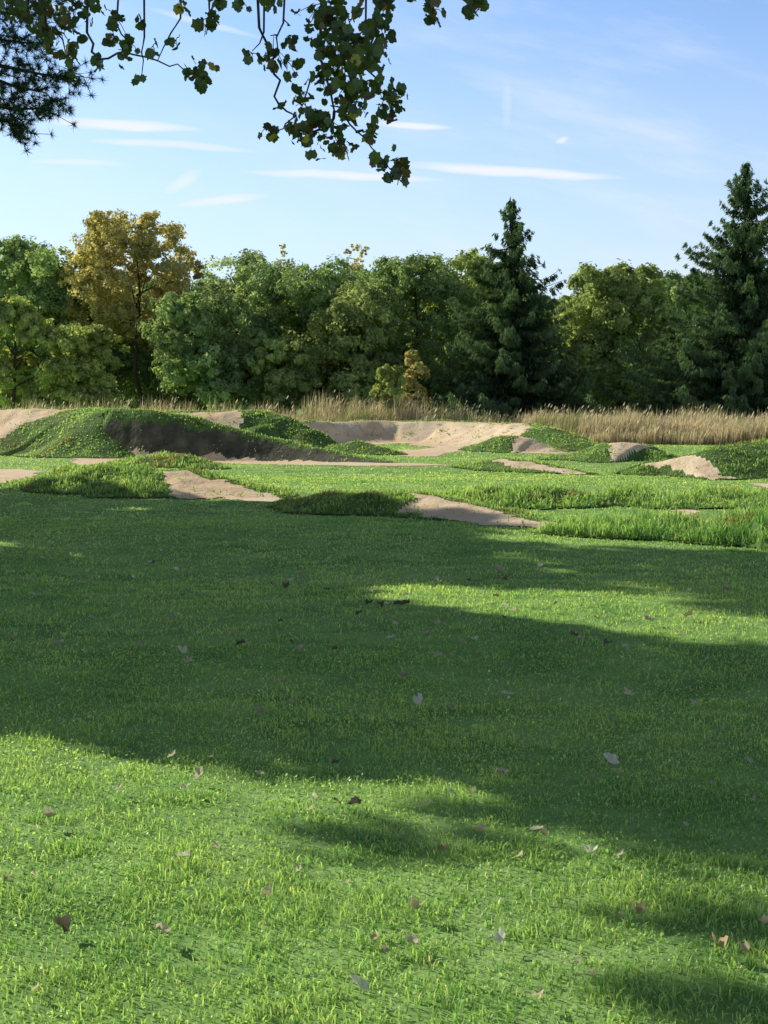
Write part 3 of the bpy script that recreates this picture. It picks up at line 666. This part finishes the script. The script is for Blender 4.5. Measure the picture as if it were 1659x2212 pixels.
cv2 = N('ShaderNodeCombineXYZ'); Lk(mth('MULTIPLY', ax, 6), cv2.inputs[0]); Lk(mth('MULTIPLY', mth('ADD', el, mth('MULTIPLY', ax, .22)), 26), cv2.inputs[1])
n2 = N('ShaderNodeTexNoise'); n2.inputs['Scale'].default_value = 1.0; n2.inputs['Detail'].default_value = 5; n2.inputs['Roughness'].default_value = .6; Lk(cv2.outputs[0], n2.inputs['Vector'])
mr = N('ShaderNodeMapRange'); mr.interpolation_type = 'SMOOTHSTEP'; mr.inputs[1].default_value = .40; mr.inputs[2].default_value = .8; Lk(n2.outputs['Fac'], mr.inputs[0])
wr = N('ShaderNodeMapRange'); wr.inputs[1].default_value = -.1; wr.inputs[2].default_value = .25; wr.inputs[3].default_value = .2; wr.inputs[4].default_value = .6; Lk(ax, wr.inputs[0])
veil = mth('MULTIPLY', mr.outputs[0], wr.outputs[0])
tot = mth('MINIMUM', mth('ADD', tot, veil), .9)
bz = N('ShaderNodeMapRange'); bz.inputs[1].default_value = .27; bz.inputs[2].default_value = .42; bz.inputs[3].default_value = 1.6; bz.inputs[4].default_value = .4; Lk(sp.outputs[2], bz.inputs[0])
tint = N('ShaderNodeVectorMath'); tint.operation = 'MULTIPLY'; tint.inputs[1].default_value = (.98, 1.0, 1.12); Lk(sky.outputs[0], tint.inputs[0])
sc = N('ShaderNodeVectorMath'); sc.operation = 'SCALE'; Lk(tint.outputs[0], sc.inputs[0]); Lk(bz.outputs[0], sc.inputs['Scale'])
hz = N('ShaderNodeMapRange'); hz.inputs[1].default_value = .0; hz.inputs[2].default_value = .24; hz.inputs[3].default_value = .75; hz.inputs[4].default_value = 0; Lk(sp.outputs[2], hz.inputs[0])
mh = N('ShaderNodeMix'); mh.data_type = 'RGBA'; Lk(hz.outputs[0], mh.inputs[0]); Lk(sc.outputs[0], mh.inputs[6]); mh.inputs[7].default_value = (6.9, 7.9, 9.5, 1)
mx = N('ShaderNodeMix'); mx.data_type = 'RGBA'; Lk(tot, mx.inputs[0]); Lk(mh.outputs[2], mx.inputs[6]); mx.inputs[7].default_value = (9.2, 9.5, 10, 1)
bg = N('ShaderNodeBackground'); bg.inputs[1].default_value = .1; Lk(mx.outputs[2], bg.inputs[0])
wo = N('ShaderNodeOutputWorld'); Lk(bg.outputs[0], wo.inputs[0])

cd = bpy.data.cameras.new('camera'); cd.sensor_fit = 'VERTICAL'; cd.sensor_height = 24; cd.lens = 24*f/2212; cd.clip_end = 5000; cd.clip_start = .05
co = bpy.data.objects.new('camera', cd); COL.objects.link(co); co.location = (0, 0, CZ); co.rotation_euler = (math.pi/2-A, 0, 0); S.camera = co
S.view_settings.view_transform = 'Standard'; S.view_settings.look = 'None'; S.view_settings.exposure = 0
print('blades', nb)
